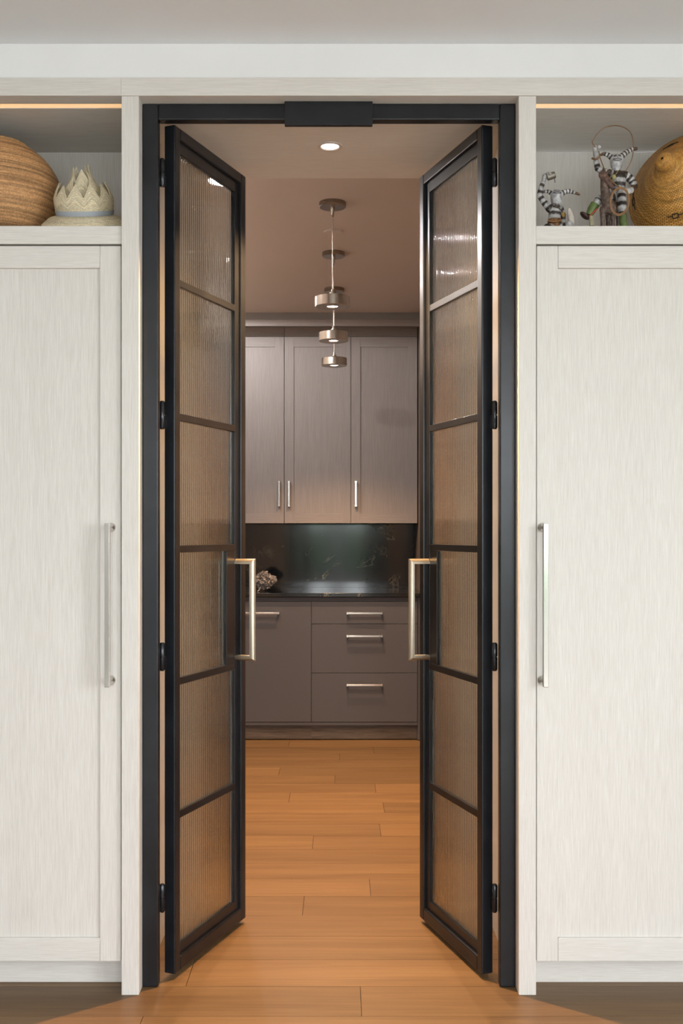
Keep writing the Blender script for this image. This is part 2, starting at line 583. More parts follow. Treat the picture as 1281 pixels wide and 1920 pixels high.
def tall_unit(sgn, label):
    t = thing('tall_cabinet', label, 'cabinet', (sgn * (X_UNIT0 + X_UNIT1) / 2, Y_DOOR + 0.3, 0))

    def bx(name, mat, a, b, y0, y1, z0, z1, bev=0.0, parent=t):
        x0, x1 = sorted((sgn * a, sgn * b))
        return box(name, mat, parent, x0, x1, y0, y1, z0, z1, bev)
    A, Bx = X_UNIT0 + 0.0006, X_UNIT1 - 0.002
    bx('carcass', black_gap, A, Bx, Y_DOOR + 0.022, Y_PASS - 0.02, 0.09, 2.098)
    bx('plinth', oak_h, A, Bx, Y_PLINTH, Y_PLINTH + 0.02, 0.001, 0.0895)
    bx('shelf', oak_h, A + 0.0008, Bx, Y_DOOR - 0.004, Y_NICHE + 0.02, 2.1025, 2.153, 0.001)
    bx('niche_back', oak_v, A, Bx, Y_NICHE, Y_NICHE + 0.02, 2.153, 2.51)
    bx('side_panel', oak_v, Bx - 0.02, Bx, Y_DOOR + 0.03, Y_NICHE, 2.154, 2.51)
    bx('niche_ceiling', oak_h, A, Bx, Y_TRIM + 0.084, Y_NICHE + 0.02, Z_HEAD, Z_HEAD + 0.02)
    w = 0.50
    for k in range(2):
        a0 = A + 0.0035 + k * (w + 0.004)
        a1 = min(a0 + w, Bx)
        z0, z1 = 0.0875, 2.0985
        st = 0.060
        d = bx('door', oak_v, a0 + st - .008, a1 - st + .008, Y_DOOR + 0.009, Y_DOOR + 0.02, z0 + st, z1 - st)
        bx('stile', oak_v, a0, a0 + st, Y_DOOR, Y_DOOR + 0.021, z0, z1, 0.0025, d)
        bx('stile', oak_v, a1 - st, a1, Y_DOOR, Y_DOOR + 0.021, z0, z1, 0.0025, d)
        bx('rail', oak_h, a0 + st, a1 - st, Y_DOOR, Y_DOOR + 0.021, z0, z0 + 0.066, 0.0025, d)
        bx('rail', oak_h, a0 + st, a1 - st, Y_DOOR, Y_DOOR + 0.021, z1 - 0.063, z1, 0.0025, d)
        hx = (0.612 if sgn < 0 else 0.600) if k == 0 else a1 - 0.03
        bar_pull_upright(d, sgn * hx, Y_DOOR, 0.8656, 1.3185, 0.045, 0.0145, 0.0135, 0.878, 1.307, nickel)
    return t


tall_unit(-1, 'tall pale oak cabinet with open niche holding round basket and straw hat')
tall_unit(1, 'tall pale oak cabinet with open niche holding striped clown figurines')
for sgn, who in ((-1, 'basket and straw hat'), (1, 'clown figurines')):
    x0, x1 = sorted((sgn * (X_UNIT0 + 0.002), sgn * (X_UNIT1 - 0.03)))
    tag(box('led_strip', led_m, None, x0, x1, Y_TRIM + 0.055, Y_TRIM + 0.083, Z_HEAD + 0.002, Z_HEAD + 0.014),
        'thin warm glowing light strip above the ' + who, 'light strip')

# ------------------------------------------------------------------ steel door frame
XF0, XF1, ZF_IN = 0.5309, 0.4855, 2.4655
fr = struct(thing('door_1', None, None, (0, Y_FRAME, 0)))
del_keys = [k for k in ('label', 'category') if k in fr]
for s in (-1, 1):
    x0, x1 = sorted((s * XF0, s * XF1))
    box('jamb', steel, fr, x0, x1, Y_FRAME, Y_FRAME + 0.034, 0.001, Z_HEAD - 0.001, 0.0035)
box('frame_head', steel, fr, -XF1, XF1, Y_FRAME, Y_FRAME + 0.034, ZF_IN, Z_HEAD - 0.001, 0.0035)
fr['label'] = 'blackened steel door frame lining the opening between oak posts'
box('latch_box', steel, fr, -0.1255, 0.1235, Y_FRAME - 0.016, Y_FRAME - 0.0002, 2.4445, Z_HEAD - 0.0012, 0.001)

# ------------------------------------------------------------------ fluted glass door leaves
LW, LT, LZ0, LZ1 = 0.472, 0.035, 0.015, 2.472
BARS = [2.025, 1.632, 1.244, 0.856, 0.465]


def fluted_pane(x0, x1, z0, z1, y):
    pitch, amp, th, seg = 0.0127, 0.0022, 0.005, 10
    n = max(3, round((x1 - x0) / pitch))
    w = (x1 - x0) / n
    pts = []
    for k in range(n):
        for i in range(seg):
            t = i / seg
            pts.append((x0 + (k + t) * w, y - amp * (1 - (2 * t - 1) ** 2)))
    pts.append((x1, y))
    m = MB()
    N_ = len(pts)
    vs = [(a, b, z0) for a, b in pts] + [(a, b, z1) for a, b in pts] + [(x0, y + th, z0), (x1, y + th, z0), (x0, y + th, z1), (x1, y + th, z1)]
    fs = [(i, i + 1, N_ + i + 1, N_ + i) for i in range(N_ - 1)]
    b = 2 * N_
    fs += [(b + 1, b, b + 2, b + 3), (b, 0, N_, b + 2), (N_ - 1, b + 1, b + 3, 2 * N_ - 1)]
    fs += [tuple([b, b + 1] + list(range(N_ - 1, -1, -1))), tuple([b + 3, b + 2] + list(range(N_, 2 * N_)))]
    m.add(vs, fs)
    return m


def leaf(s, origin, theta, label):
    """local x runs from the hinge to the free edge (mirrored for s=-1), local y into the thickness"""
    t = thing('glass_door', label, 'door', origin, s * theta)

    def bx(name, x0, x1, y0, y1, z0, z1, mat=steel, bev=0.0034, parent=t):
        a, b = sorted((s * x0, s * x1))
        return box(name, mat, parent, a, b, y0, y1, z0, z1, bev, local=True)
    ow, iw = 0.033, 0.028
    bx('stile', 0, ow, 0, LT, LZ0, LZ1)
    bx('stile', LW - ow, LW, 0, LT, LZ0, LZ1)
    bx('rail', ow, LW - ow, 0, LT, LZ1 - ow, LZ1)
    bx('rail', ow, LW - ow, 0, LT, LZ0, LZ0 + 0.042)
    g0, g1 = 0.010, 0.030
    zt, zb = LZ1 - ow - iw - 0.006, LZ0 + 0.042 + 0.031
    bx('glazing_bead', ow, ow + 0.010, g0, g1, LZ0 + .042, LZ1 - ow, bev=0.001)
    bx('glazing_bead', LW - ow - iw, LW - ow, g0, g1, LZ0 + .042, LZ1 - ow, bev=0.001)
    bx('glazing_bead', ow + .010, LW - ow - iw, g0, g1, zt, LZ1 - ow, bev=0.001)
    bx('glazing_bead', ow + .010, LW - ow - iw, g0, g1, LZ0 + .042, zb, bev=0.001)
    ga, gb = ow + 0.010, LW - ow - iw
    for z in BARS:
        bx('glazing_bar', ga, gb, g0, g1, z - 0.0105, z + 0.0105, bev=0.001)
    plate = 0.058
    bx('lock_plate', gb - plate, gb, g0 + 0.001, g1, BARS[3] + 0.0105, BARS[2] - 0.0105, bev=0.001)
    edges = [zt] + BARS + [zb]
    for k in range(6):
        z1 = edges[k] - (0.0107 if k else 0.0002)
        z0 = edges[k + 1] + (0.0107 if k < 5 else 0.0002)
        r = gb - (plate if k == 3 else 0) - 0.0003
        m = fluted_pane(ga + 0.0003, r, z0, z1, 0.020)
        m.v = [(s * a, b, c) for a, b, c in m.v]
        m.build('pane', glass_m, t, smooth=40, local=True)
    # hinges
    for z in (2.329, 1.631, 0.935, 0.240):
        m = MB()
        m.lathe([(0.005, -0.041), (0.0085, -0.036), (0.0085, -0.0015), (0.0062, -0.0012), (0.0062, 0.0012), (0.0085, 0.0015), (0.0085, 0.036), (0.005, 0.041)], 18)
        hx, hy = -0.0205, 0.0300
        m.v = [(s * (a + hx), b + hy, c + z) for a, b, c in m.v]
        h = m.build('hinge', hinge_m, t, smooth=35, local=True)
        bx('hinge_leaf', -0.0205, -0.0002, 0.0275, 0.0325, z - 0.037, z - 0.001, hinge_m, 0.0005, h)
    # pull: mitred half round bar standing off the lock plate
    hx = LW - 0.052
    za, zb2, pr = 0.875, 1.207, 0.060
    m = MB()
    prof = []
    W, D = 0.0115, 0.017
    for i in range(9):
        a = math.pi * i / 8
        prof.append((W * math.cos(a), D * math.sin(a)))
    # path in (y, z): plate -> out -> up -> back, with the round face outward
    y_pl = g0 + 0.001
    out = -pr
    ring = []
    for (u, v) in prof:
        d = v
        ring.append([(hx + u, y_pl, za + D - d), (hx + u, out + D - d, za + D - d), (hx + u, out + D - d, zb2 - D + d), (hx + u, y_pl, zb2 - D + d)])
    n = len(ring)
    vs = [ring[i][k] for k in range(4) for i in range(n)]
    fs = []
    for k in range(3):
        for i in range(n):
            j = (i + 1) % n
            fs.append((k * n + i, k * n + j, (k + 1) * n + j, (k + 1) * n + i))
    fs += [tuple(range(n)), tuple(3 * n + i for i in range(n))]
    m.add(vs, fs)
    m.v = [(s * a, b, c) for a, b, c in m.v]
    m.build('pull', bronze, t, smooth=30, local=True)
    return t


leaf(1, (-0.4458, 2.994, 0), R(69.5), 'black steel door with fluted glass panes, hinged left, standing open')
leaf(-1, (0.4418, 2.994, 0), R(72.0), 'black steel door with fluted glass panes, hinged right, standing open')

# ------------------------------------------------------------------ recessed downlight in the passage, added fill lights in the pantry
def downlight(x, y, Z_HEAD, label, watts, col, size=120, blend=0.6, glow=4.0):
    t = thing('ceiling_downlight', label, 'ceiling light', (x, y, Z_HEAD))
    MB().lathe([(0.0275, -0.001), (0.030, -0.004), (0.039, -0.0045), (0.0405, -0.0005)], 40, (x, y, Z_HEAD), cap=False).build('trim_ring', plain('lamp_trim', (0.62, 0.56, 0.50), 0.4), t, smooth=40)
    MB().lathe([(0.0, -0.0015), (0.0275, -0.0015), (0.0275, -0.0005)], 40, (x, y, Z_HEAD), cap=False).build('lens', emit('lamp_lens', (1.0, 0.93, 0.88), glow), t)
    d = bpy.data.lights.new('downlight_beam', 'SPOT')
    d.energy, d.color, d.spot_size, d.spot_blend, d.shadow_soft_size = watts, col, R(size), blend, 0.010
    o = bpy.data.objects.new('downlight_beam', d)
    o.location = (0, 0, -0.03)
    o.parent = t
    C.objects.link(o)


downlight(0.0, 3.27, Z_HEAD, 'small round white recessed ceiling light above the open doors', DOWNLIGHT_W, WARM)
for y, w in ((4.25, 'nearest the doorway'), (5.05, 'in the middle'), (5.80, 'nearest the back cabinets')):  # unseen fill lights added to brighten the pantry cabinets
    downlight(-0.70, y, Z_CEIL, 'added unseen fill light in the left of the pantry ceiling, ' + w, AISLE_FILL_W, (0.98, 0.96, 0.95), 180, 0.12, 0.8)

# ------------------------------------------------------------------ pantry shell
struct(box('ceiling_pantry', pantry_ceil, None, X_PL - 0.1, X_PR + 0.1, Y_PASS - 0.02, Y_BACK + 0.1, Z_CEIL, Z_CEIL + 0.1))
struct(box('wall_pantry_lintel', pantry_ceil, None, -X_UNIT0, X_UNIT0, Y_PASS - 0.02, Y_PASS, Z_HEAD + 0.05, Z_CEIL))
struct(box('wall_pantry_left', pantry_ceil, None, X_PL - 0.1, X_PL, Y_PASS - 0.02, Y_BACK + 0.1, 0, Z_CEIL))
struct(box('wall_pantry_front', pantry_ceil, None, X_PL - 0.1, -X_UNIT0, Y_PASS - 0.019, Y_PASS, 0, Z_CEIL))
struct(box('wall_pantry_back', pantry_ceil, None, X_PL, X_PR + 0.1, Y_BACK, Y_BACK + 0.1, 0, Z_CEIL))
brown_panel = wood('brown_oak_panel', (0.15, 0.108, 0.080), (0.20, 0.150, 0.115), 'z', 320, 7, rough=0.5)
struct(box('wall_pantry_right', brown_panel, None, X_PR, X_PR + 0.12, Y_PASS, Y_BACK, 0, Z_CEIL))

# ------------------------------------------------------------------ pantry cabinets
def pull(parent, c, length, horiz, mat=nickel, proj=0.032, r=0.0055):
    """bar pull on a front facing -y in the parent's local frame"""
    x, y, z = c
    h = length / 2
    m = MB()
    if horiz:
        m.box(x - h, x + h, y - proj - r, y - proj + r, z - r, z + r)
        for q in (-1, 1):
            m.box(x + q * (h - 0.006) - 0.006, x + q * (h - 0.006) + 0.006, y - proj - r * 1.1, y, z - r * 1.3, z + r * 1.3)
    else:
        m.box(x - r, x + r, y - proj - r, y - proj + r, z - h, z + h)
        for q in (-1, 1):
            m.box(x - r * 1.2, x + r * 1.2, y - proj - r * 1.1, y, z + q * (h - 0.006) - 0.006, z + q * (h - 0.006) + 0.006)
    return m.build('handle', mat, parent, bevel=0.001, local=True)


def upper_cabinet(label, loc, rz, w, doors, depth, handles, z1=1.207):
    """doors: list of (x0, x1) from the left end"""
    t = thing('wall_cabinet', label, 'cabinet', loc, rz, None)
    z0 = 0.0
    box('carcass', taupe_v, t, 0.0, w, 0.021, depth, z0 + 0.002, z1, local=True)
    for (a, b), hs in zip(doors, handles):
        a, b = a + 0.0018, b - 0.0018
        st = 0.060
        d = box('door', taupe_v, t, a + st - .006, b - st + .006, 0.007, 0.0195, z0 + st, z1 - st, local=True)
        box('stile', taupe_v, d, a, a + st, 0, 0.02, z0, z1 - 0.002, 0.0008, local=True)
        box('stile', taupe_v, d, b - st, b, 0, 0.02, z0, z1 - 0.002, 0.0008, local=True)
        box('rail', taupe_h, d, a + st, b - st, 0, 0.02, z0, z0 + 0.062, 0.0008, local=True)
        box('rail', taupe_h, d, a + st, b - st, 0, 0.02, z1 - 0.067, z1 - 0.002, 0.0008, local=True)
        pull(d, ((b - 0.030) if hs == 'r' else (a + 0.030), 0, 0.189), 0.165, False)
    return t


def base_cabinet(label, loc, rz, w, fronts, depth, plinth=True):
    """fronts: list of (z0, z1, handle z)"""
    t = thing('base_cabinet', label, 'cabinet', loc, rz, None)
    box('carcass', lower_paint, t, 0.0, w, 0.022, depth, 0.098, 0.8935, local=True)
    box('top_rail', lower_paint, t, 0.0, w, 0.003, 0.0215, 0.8645, 0.889, local=True)
    box('bottom_rail', lower_paint, t, 0.0, w, 0.003, 0.0215, 0.098, 0.115, local=True)
    for (z0, z1, hz) in fronts:
        d = box('drawer' if len(fronts) > 1 else 'door', lower_paint, t, 0.0015, w - 0.0015, 0, 0.0205, z0 + 0.0015, z1 - 0.0015, 0.0008, local=True)
        pull(d, (w / 2, 0, hz), 0.223, True)
    box('plinth', plinth_oak, t, 0.0, w, 0.036, 0.056, 0.006, 0.0965, local=True)
    return t


YB = 6.412
base_cabinet('brown lacquered base cabinet with one tall door under black counter', (-0.757, YB, 0), 0, 0.614, [(0.1168, 0.8627, 0.793)], Y_BACK - YB - .002)
base_cabinet('brown lacquered base cabinet with three drawers under black counter', (-0.143, YB, 0), 0, 0.657, [(0.724, 0.8627, 0.793), (0.4204, 0.724, 0.652), (0.1168, 0.4204, 0.351)], Y_BACK - YB - .002)
struct(box('trim_5', lower_paint, None, 0.5145, X_PR - 0.0005, YB + 0.012, YB + 0.03, 0.006, 0.8935))
YU = 6.70
upper_cabinet('taupe oak wall cabinets with shaker doors above black backsplash', (-0.757, YU, 1.350), 0, 1.293,
              [(0, 0.431), (0.431, 0.862), (0.862, 1.293)], Y_BACK - YU - .002, ['r', 'l', 'l'])
# filler above the doors, in line with them, and the crown in front
for k in range(3):
    a = -0.757 + 0.431 * k
    struct(box('trim_%d' % (6 + k), taupe_h, None, a + 0.001, a + 0.430, YU + 0.012, YU + 0.03, 2.5585, Z_CEIL - 0.0005))
struct(box('trim_9', crown_grey, None, X_PL, X_PR - 0.0005, 6.452, YU + 0.011, 2.619, Z_CEIL - 0.0005))
struct(box('trim_10', taupe_h, None, X_PL, X_PR - 0.0005, 6.455, 6.475, 2.577, 2.6185))
# counter and backsplash
tag(MB().box(X_PL + .001, X_PR - .001, 6.384, Y_BACK - .022, 0.894, 0.917).build('worktop', granite_m, bevel=0.002),
    'polished black granite worktop along the back wall of the pantry', 'worktop')
tag(MB().box(X_PL + .001, X_PR - .003, Y_BACK - .021, Y_BACK - .001, 0.9175, 1.349).build('backsplash', granite_m),
    'polished black granite backsplash with pale veins and window reflections', 'backsplash')
# left run, seen through the left door's glass
XL = -0.757
for k in range(4):
    w = (YB - 0.03 - 3.60) / 4
    base_cabinet('brown base cabinet on the left, number %s from the doorway' % ('one', 'two', 'three', 'four')[k],
                 (XL - 0.03, 3.60 + k * w, 0), R(90), w - 0.001, [(0.1168, 0.8627, 0.793)], -XL * 0 + (XL - 0.03 - X_PL) - .002)
upper_cabinet('taupe oak wall cabinets along the left pantry wall', (-1.02, 3.60, 1.350), R(90), 3.06,
              [(k * 0.51, (k + 1) * 0.51) for k in range(6)], -1.02 - X_PL - .002, ['r', 'l'] * 3, 0.80)
tag(box('led_strip', emit('cove_fill', (1.0, 0.76, 0.56), 13), None, -1.30, -1.24, 3.70, 6.40, 2.1505, 2.158),  # hidden glowing strip added to brighten the pantry ceiling
    'unseen warm fill strip added on top of the left pantry wall cabinets', 'light strip')
tag(MB().box(X_PL + .022, XL - 0.005, 3.60, 6.383, 0.894, 0.917).build('worktop', granite_m, bevel=0.002),
    'polished black granite worktop along the left pantry wall', 'worktop')
tag(MB().box(X_PL + .001, X_PL + .021, 3.60, Y_BACK - .022, 0.9175, 1.349).build('backsplash', granite_m),
    'black granite backsplash on the left pantry wall', 'backsplash')

# ------------------------------------------------------------------ pendants
PEND_Z = 2.227
lens_m = emit('pendant_lens', (1.0, 0.86, 0.66), 14)


def pendant(x, y, label):
    t = thing('pendant_lamp', label, 'pendant lamp', (x, y, Z_CEIL), group='pendant lamps in a row in the pantry')
    MB().lathe([(0.0, 0), (0.056, 0), (0.056, -0.017), (0.053, -0.020), (0.0, -0.020)], 40, (x, y, Z_CEIL), cap=False).build('canopy', canopy_m, t, smooth=35)
    MB().lathe([(0.009, -0.020), (0.008, -0.032), (0.0065, -0.034), (0.0055, -0.056), (0.002, -0.060)], 16, (x, y, Z_CEIL)).build('cord_grip', brushed, t, smooth=35)
    MB().tube([(x, y, Z_CEIL - 0.055), (x, y, PEND_Z + 0.06)], 0.0019, 8).build('cord', brushed, t, smooth=60)
    MB().lathe([(0.0025, 0.075), (0.006, 0.073), (0.006, 0.062), (0.013, 0.060), (0.013, 0.0535), (0.009, 0.052), (0.010, 0.048), (0.020, 0.047), (0.020, 0.042)], 24, (x, y, PEND_Z)).build('hub', brushed, t, smooth=30)
    sh = MB().lathe([(0.0, 0.042), (0.0700, 0.042), (0.0715, 0.0405), (0.0715, 0.001), (0.070, 0.0), (0.026, 0.0), (0.0225, 0.003), (0.0225, 0.010)], 56, (x, y, PEND_Z), cap=False).build('shade', brushed, t, smooth=30)
    MB().lathe([(0.0, 0.003), (0.0225, 0.003), (0.0225, 0.005)], 32, (x, y, PEND_Z), cap=False).build('lens', lens_m, sh)
    d = bpy.data.lights.new('pendant_beam', 'SPOT')
    d.energy, d.color, d.spot_size, d.spot_blend, d.shadow_soft_size = PENDANT_W, (1.0, 0.62, 0.33), R(122), 0.7, 0.012
    o = bpy.data.objects.new('pendant_beam', d)
    o.location = (0, 0, PEND_Z - Z_CEIL - 0.022)
    o.parent = t
    C.objects.link(o)


for y, lab in ((4.30, 'brushed nickel drum pendant lamp nearest the doorway'), (5.07, 'brushed nickel drum pendant lamp, middle one of three'),
               (5.82, 'brushed nickel drum pendant lamp nearest the back cabinets')):
    pendant(0.0015, y, lab)
tag(MB().lathe([(0.0, -0.007), (0.0425, -0.007), (0.0435, -0.006), (0.0435, 0.0)], 40, (0.003, 4.71, Z_CEIL), cap=False).build('sprinkler_cover', pantry_ceil, smooth=40),
    'flat round cover plate on ceiling behind the first pendant', 'ceiling plate')

# ------------------------------------------------------------------ dried flower head on the counter
def flower(name, c, r, n, seed, parent):
    rnd = random.Random(seed)
    m = MB()
    for i in range(n):
        z = 1 - 2 * (i + .5) / n
        a = i * 2.39996
        d = Vector((math.sqrt(1 - z * z) * math.cos(a), math.sqrt(1 - z * z) * math.sin(a), z))
        ctr = Vector(c) + d * r * rnd.uniform(0.68, 0.95)
        d = (d + Vector((rnd.uniform(-.5, .5), rnd.uniform(-.5, .5), rnd.uniform(-.5, .5)))).normalized()
        u = d.orthogonal().normalized(); v = d.cross(u)
        k = 7
        pr = r * rnd.uniform(0.15, 0.23)
        vs = [ctr - d * pr * 0.5]
        for ring, (rr, up) in enumerate(((0.55, -0.3), (1.0, 0.25))):
            for j in range(k):
                w = 2 * math.pi * j / k + rnd.uniform(-.1, .1)
                q = pr * rr * rnd.uniform(0.85, 1.15)
                vs.append(ctr + (u * math.cos(w) + v * math.sin(w)) * q + d * pr * (up + rnd.uniform(-.15, .15)))
        fs = [(0, 1 + j, 1 + (j + 1) % k) for j in range(k)]
        fs += [(1 + j, 1 + k + j, 1 + k + (j + 1) % k, 1 + (j + 1) % k) for j in range(k)]
        m.add(vs, fs)
    m.ball(c, r * 0.70, 14, 9)
    return m.build(name, flower_m, parent)


flower_m = plain('dried_petals', (0.30, 0.265, 0.245), 0.8, var=0.6, vscale=45)
fc = pw(496, 1089, 6.62)
ft = thing('dried_flower', 'pale dried flower head lying on black counter beside left door handle', 'flower', (fc.x, fc.y, 0.917))
flower('blossom', (fc.x, fc.y, 0.917 + 0.068), 0.060, 230, 3, ft)
flower('blossom', (fc.x + 0.05, fc.y + 0.04, 0.917 + 0.070), 0.030, 80, 5, ft)  # smaller head added in place of the first one's reflection in the backsplash
MB().tube([(fc.x - 0.02, fc.y - 0.02, 0.95), (fc.x - 0.03, fc.y - 0.06, 0.925), (fc.x - 0.035, fc.y - 0.10, 0.9215)], 0.003, 8).build('stem', flower_m, ft, smooth=60)

# ------------------------------------------------------------------ left niche: round basket and straw hat
SHELF = 2.1533
basket_m = weave('coiled_basket', (0.19, 0.085, 0.035), (0.43, 0.225, 0.098), (0.58, 0.34, 0.155), 260, 230, band=0.42, bump=0.5, mortar=0.09)
bt = thing('round_basket', 'large round coiled brown basket beside the pointed straw hat', 'basket', (-1.0016, 3.121, SHELF))
ctrl = [(0.0, 0.0), (0.10, 0.0), (0.125, 0.010), (0.153, 0.045), (0.182, 0.09), (0.192, 0.135), (0.190, 0.165), (0.180, 0.205), (0.158, 0.243), (0.130, 0.272), (0.102, 0.292), (0.088, 0.300)]


def smooth_profile(ctrl, n):
    out = []
    m = len(ctrl)
    for k in range(m - 1):
        p0, p1, p2, p3 = ctrl[max(k - 1, 0)], ctrl[k], ctrl[k + 1], ctrl[min(k + 2, m - 1)]
        for i in range(n):
            t = i / n
            out.append(tuple(0.5 * ((2 * p1[d]) + (-p0[d] + p2[d]) * t + (2 * p0[d] - 5 * p1[d] + 4 * p2[d] - p3[d]) * t * t
                                    + (-p0[d] + 3 * p1[d] - 3 * p2[d] + p3[d]) * t ** 3) for d in (0, 1)))
    out.append(ctrl[-1])
    return out


prof = smooth_profile(ctrl, 16)
arc = 0
rib = []
for k, (r, z) in enumerate(prof):
    if k:
        arc += math.hypot(r - prof[k - 1][0], z - prof[k - 1][1])
    rib.append((max(0, r + 0.0011 * math.sin(arc * 2 * math.pi / 0.0087)), max(z, 0)))
rib += [(0.082, 0.298), (0.090, 0.28), (0.12, 0.258)]
MB().lathe(rib, 96, (-1.0016, 3.121, SHELF), cap=False).build('body', basket_m, bt, smooth=70)
rimc = [(-1.0016 + 0.0865 * math.cos(2 * math.pi * i / 60), 3.121 + 0.0865 * math.sin(2 * math.pi * i / 60), SHELF + 0.301) for i in range(60)]
MB().tube(rimc, 0.0045, 8, closed=True).build('rim', plain('basket_rim', (0.42, 0.24, 0.10), 0.6, var=0.3, vscale=90), bt, smooth=60)

straw_m = weave('straw_weave', (0.36, 0.28, 0.16), (0.66, 0.56, 0.37), (0.82, 0.74, 0.54), 90, 260, band=0.15, bump=0.6, mortar=0.08)
HX, HY = -0.7160, 3.045
ht = thing('straw_hat', 'pale woven straw hat with spiky crown and blue grey ribbon', 'hat', (HX, HY, SHELF))
MB().lathe(smooth_profile([(0.079, 0.026), (0.088, 0.0245), (0.102, 0.0200), (0.114, 0.011), (0.1255, 0.001), (0.1245, -0.001), (0.113, 0.008), (0.100, 0.0165), (0.086, 0.021), (0.079, 0.023)], 4), 120, (HX, HY, SHELF), cap=False).build('brim', straw_m, ht, smooth=50)


def spiked(name, c, r_of, z0, zbase, npts, tip, rows, phase, lean, seed, thick=0.0025):
    rnd = random.Random(seed)
    hs = [rnd.uniform(0.75, 1.1) for _ in range(npts)]
    n = npts * 16
    m = MB()

    def ring(inner):
        vs = []
        for k in range(rows + 1):
            for i in range(n):
                u = i / n
                q = (u * npts + phase) % npts
                fr_ = q - math.floor(q)
                h = tip * hs[int(q) % npts] * (1 - abs(2 * fr_ - 1)) ** 0.9
                top = zbase + h
                t = k / rows
                z = z0 + (top - z0) * t
                r = r_of(z - z0) - inner - lean * max(0, z - zbase)
                # each point folds a little towards its own middle
                a = 2 * math.pi * u
                vs.append((c[0] + r * math.cos(a), c[1] + r * math.sin(a), c[2] + z))
        return vs
    for inn in (0.0, thick):
        fs = []
        off = len(m.f)
        for k in range(rows):
            for i in range(n):
                j = (i + 1) % n
                fs.append((k * n + i, k * n + j, (k + 1) * n + j, (k + 1) * n + i))
                m.uv[off + len(fs) - 1] = [(i / n, 0.1 * k / rows), ((i + 1) / n, .1 * k / rows), ((i + 1) / n, .1 * (k + 1) / rows), (i / n, .1 * (k + 1) / rows)]
        m.add(ring(inn), fs)
    K = (rows + 1) * n
    for i in range(n):
        j = (i + 1) % n
        a, b = rows * n + i, rows * n + j
        m.f.append((a, b, K + b, K + a))
        m.f.append((i, j, K + j, K + i))
    return m.build(name, straw_m, ht, smooth=60)


spiked('crown', (HX, HY, SHELF), lambda h: 0.080 + 0.006 * math.sin(min(h / 0.09, 1) * math.pi), 0.023, 0.074, 11, 0.044, 10, 0.35, 0.30, 2)
spiked('crown_tier', (HX, HY, SHELF), lambda h: 0.058 - 0.25 * h, 0.070, 0.100, 7, 0.048, 8, 0.1, 0.4, 4)
spiked('crown_tier', (HX, HY, SHELF), lambda h: 0.036 - 0.12 * h, 0.090, 0.120, 5, 0.046, 8, 0.55, 0.1, 6)
MB().lathe([(0.050, 0.084), (0.0765, 0.076)], 64, (HX, HY, SHELF), cap=False).build('crown_top', straw_m, ht, smooth=50)
MB().lathe([(0.0818, 0.026), (0.0838, 0.034), (0.0850, 0.040), (0.0835, 0.040), (0.0808, 0.028)], 80, (HX, HY, SHELF), cap=False).build('ribbon', plain('blue_grey_ribbon', (0.36, 0.39, 0.43), 0.6), ht, smooth=50)

ht.rotation_euler = (R(20), 0, 0)
ht.location.z = SHELF + 0.1255 * math.sin(R(20)) + 0.002

# ------------------------------------------------------------------ right niche: woven cone hat
wh_m = weave('rattan_weave', (0.22, 0.085, 0.016), (0.56, 0.26, 0.05), (0.74, 0.42, 0.12), 60, 225, band=0.3, bump=0.8, mortar=0.11, rough=0.45)
WD = 3.13
wc = pw(1284, 351, WD)
wt = thing('woven_cone_hat', 'round orange woven cone hat with knob leaning behind the figurines', 'hat', wc)
RW = 0.176
hp = [(0.004, 0.1760), (0.012, 0.1755), (0.022, 0.170), (0.028, 0.159), (0.0285, 0.149), (0.0255, 0.140), (0.0262, 0.135), (0.035, 0.127), (0.055, 0.112), (0.085, 0.087), (0.115, 0.060), (0.145, 0.033), (0.168, 0.010), (RW, 0.003), (RW, 0.0), (0.160, 0.004), (0.10, 0.055), (0.04, 0.105)]
hm = MB().lathe(hp[:1] + smooth_profile(hp[1:14], 5) + hp[14:], 120, cap=False)
ax = Vector((-0.61, -0.74, 0.22)).normalized()
rot = Vector((0, 0, 1)).rotation_difference(ax).to_matrix()
hm.v = [wc + rot @ Vector(p) for p in hm.v]
body = hm.build('cone', wh_m, wt, smooth=50)


def hat_pt(r, ang, lift=0.0012):
    pts = hp[1:14]
    for (r0, z0), (r1, z1) in zip(pts[:-1], pts[1:]):
        if r0 <= r <= r1:
            z = z0 + (z1 - z0) * (r - r0) / (r1 - r0)
    return wc + rot @ Vector((r * math.cos(ang), r * math.sin(ang), z + lift))


motif_m = plain('dark_motif_reed', (0.03, 0.018, 0.010), 0.6)
for deg in (66, 152, 232, 316):
    a0 = R(deg)
    rr = 0.122 if deg != 152 else 0.150
    m = MB()
    def arcpts(r, a, b, n=8):
        return [hat_pt(r, a + (b - a) * i / n) for i in range(n + 1)]
    m.tube(arcpts(rr, a0 - 0.20, a0 - 0.06), 0.0016, 6)
    m.tube(arcpts(rr, a0 + 0.06, a0 + 0.20), 0.0016, 6)
    m.tube(arcpts(rr - 0.0045, a0 - 0.07, a0 + 0.07), 0.0016, 6)
    m.tube(arcpts(rr + 0.0045, a0 - 0.07, a0 + 0.07), 0.0016, 6)
    m.tube([hat_pt(rr - 0.0045, a0 - 0.07), hat_pt(rr + 0.0045, a0 - 0.07)], 0.0016, 6)
    m.tube([hat_pt(rr - 0.0045, a0 + 0.07), hat_pt(rr + 0.0045, a0 + 0.07)], 0.0016, 6)
    m.build('motif', motif_m, wt, smooth=60)

# ------------------------------------------------------------------ figurines
BLK, WHT, BRN = (0.026, 0.018, 0.013), (0.43, 0.42, 0.415), (0.085, 0.042, 0.020)
clay = vcol_mat('painted_clay', 0.42)


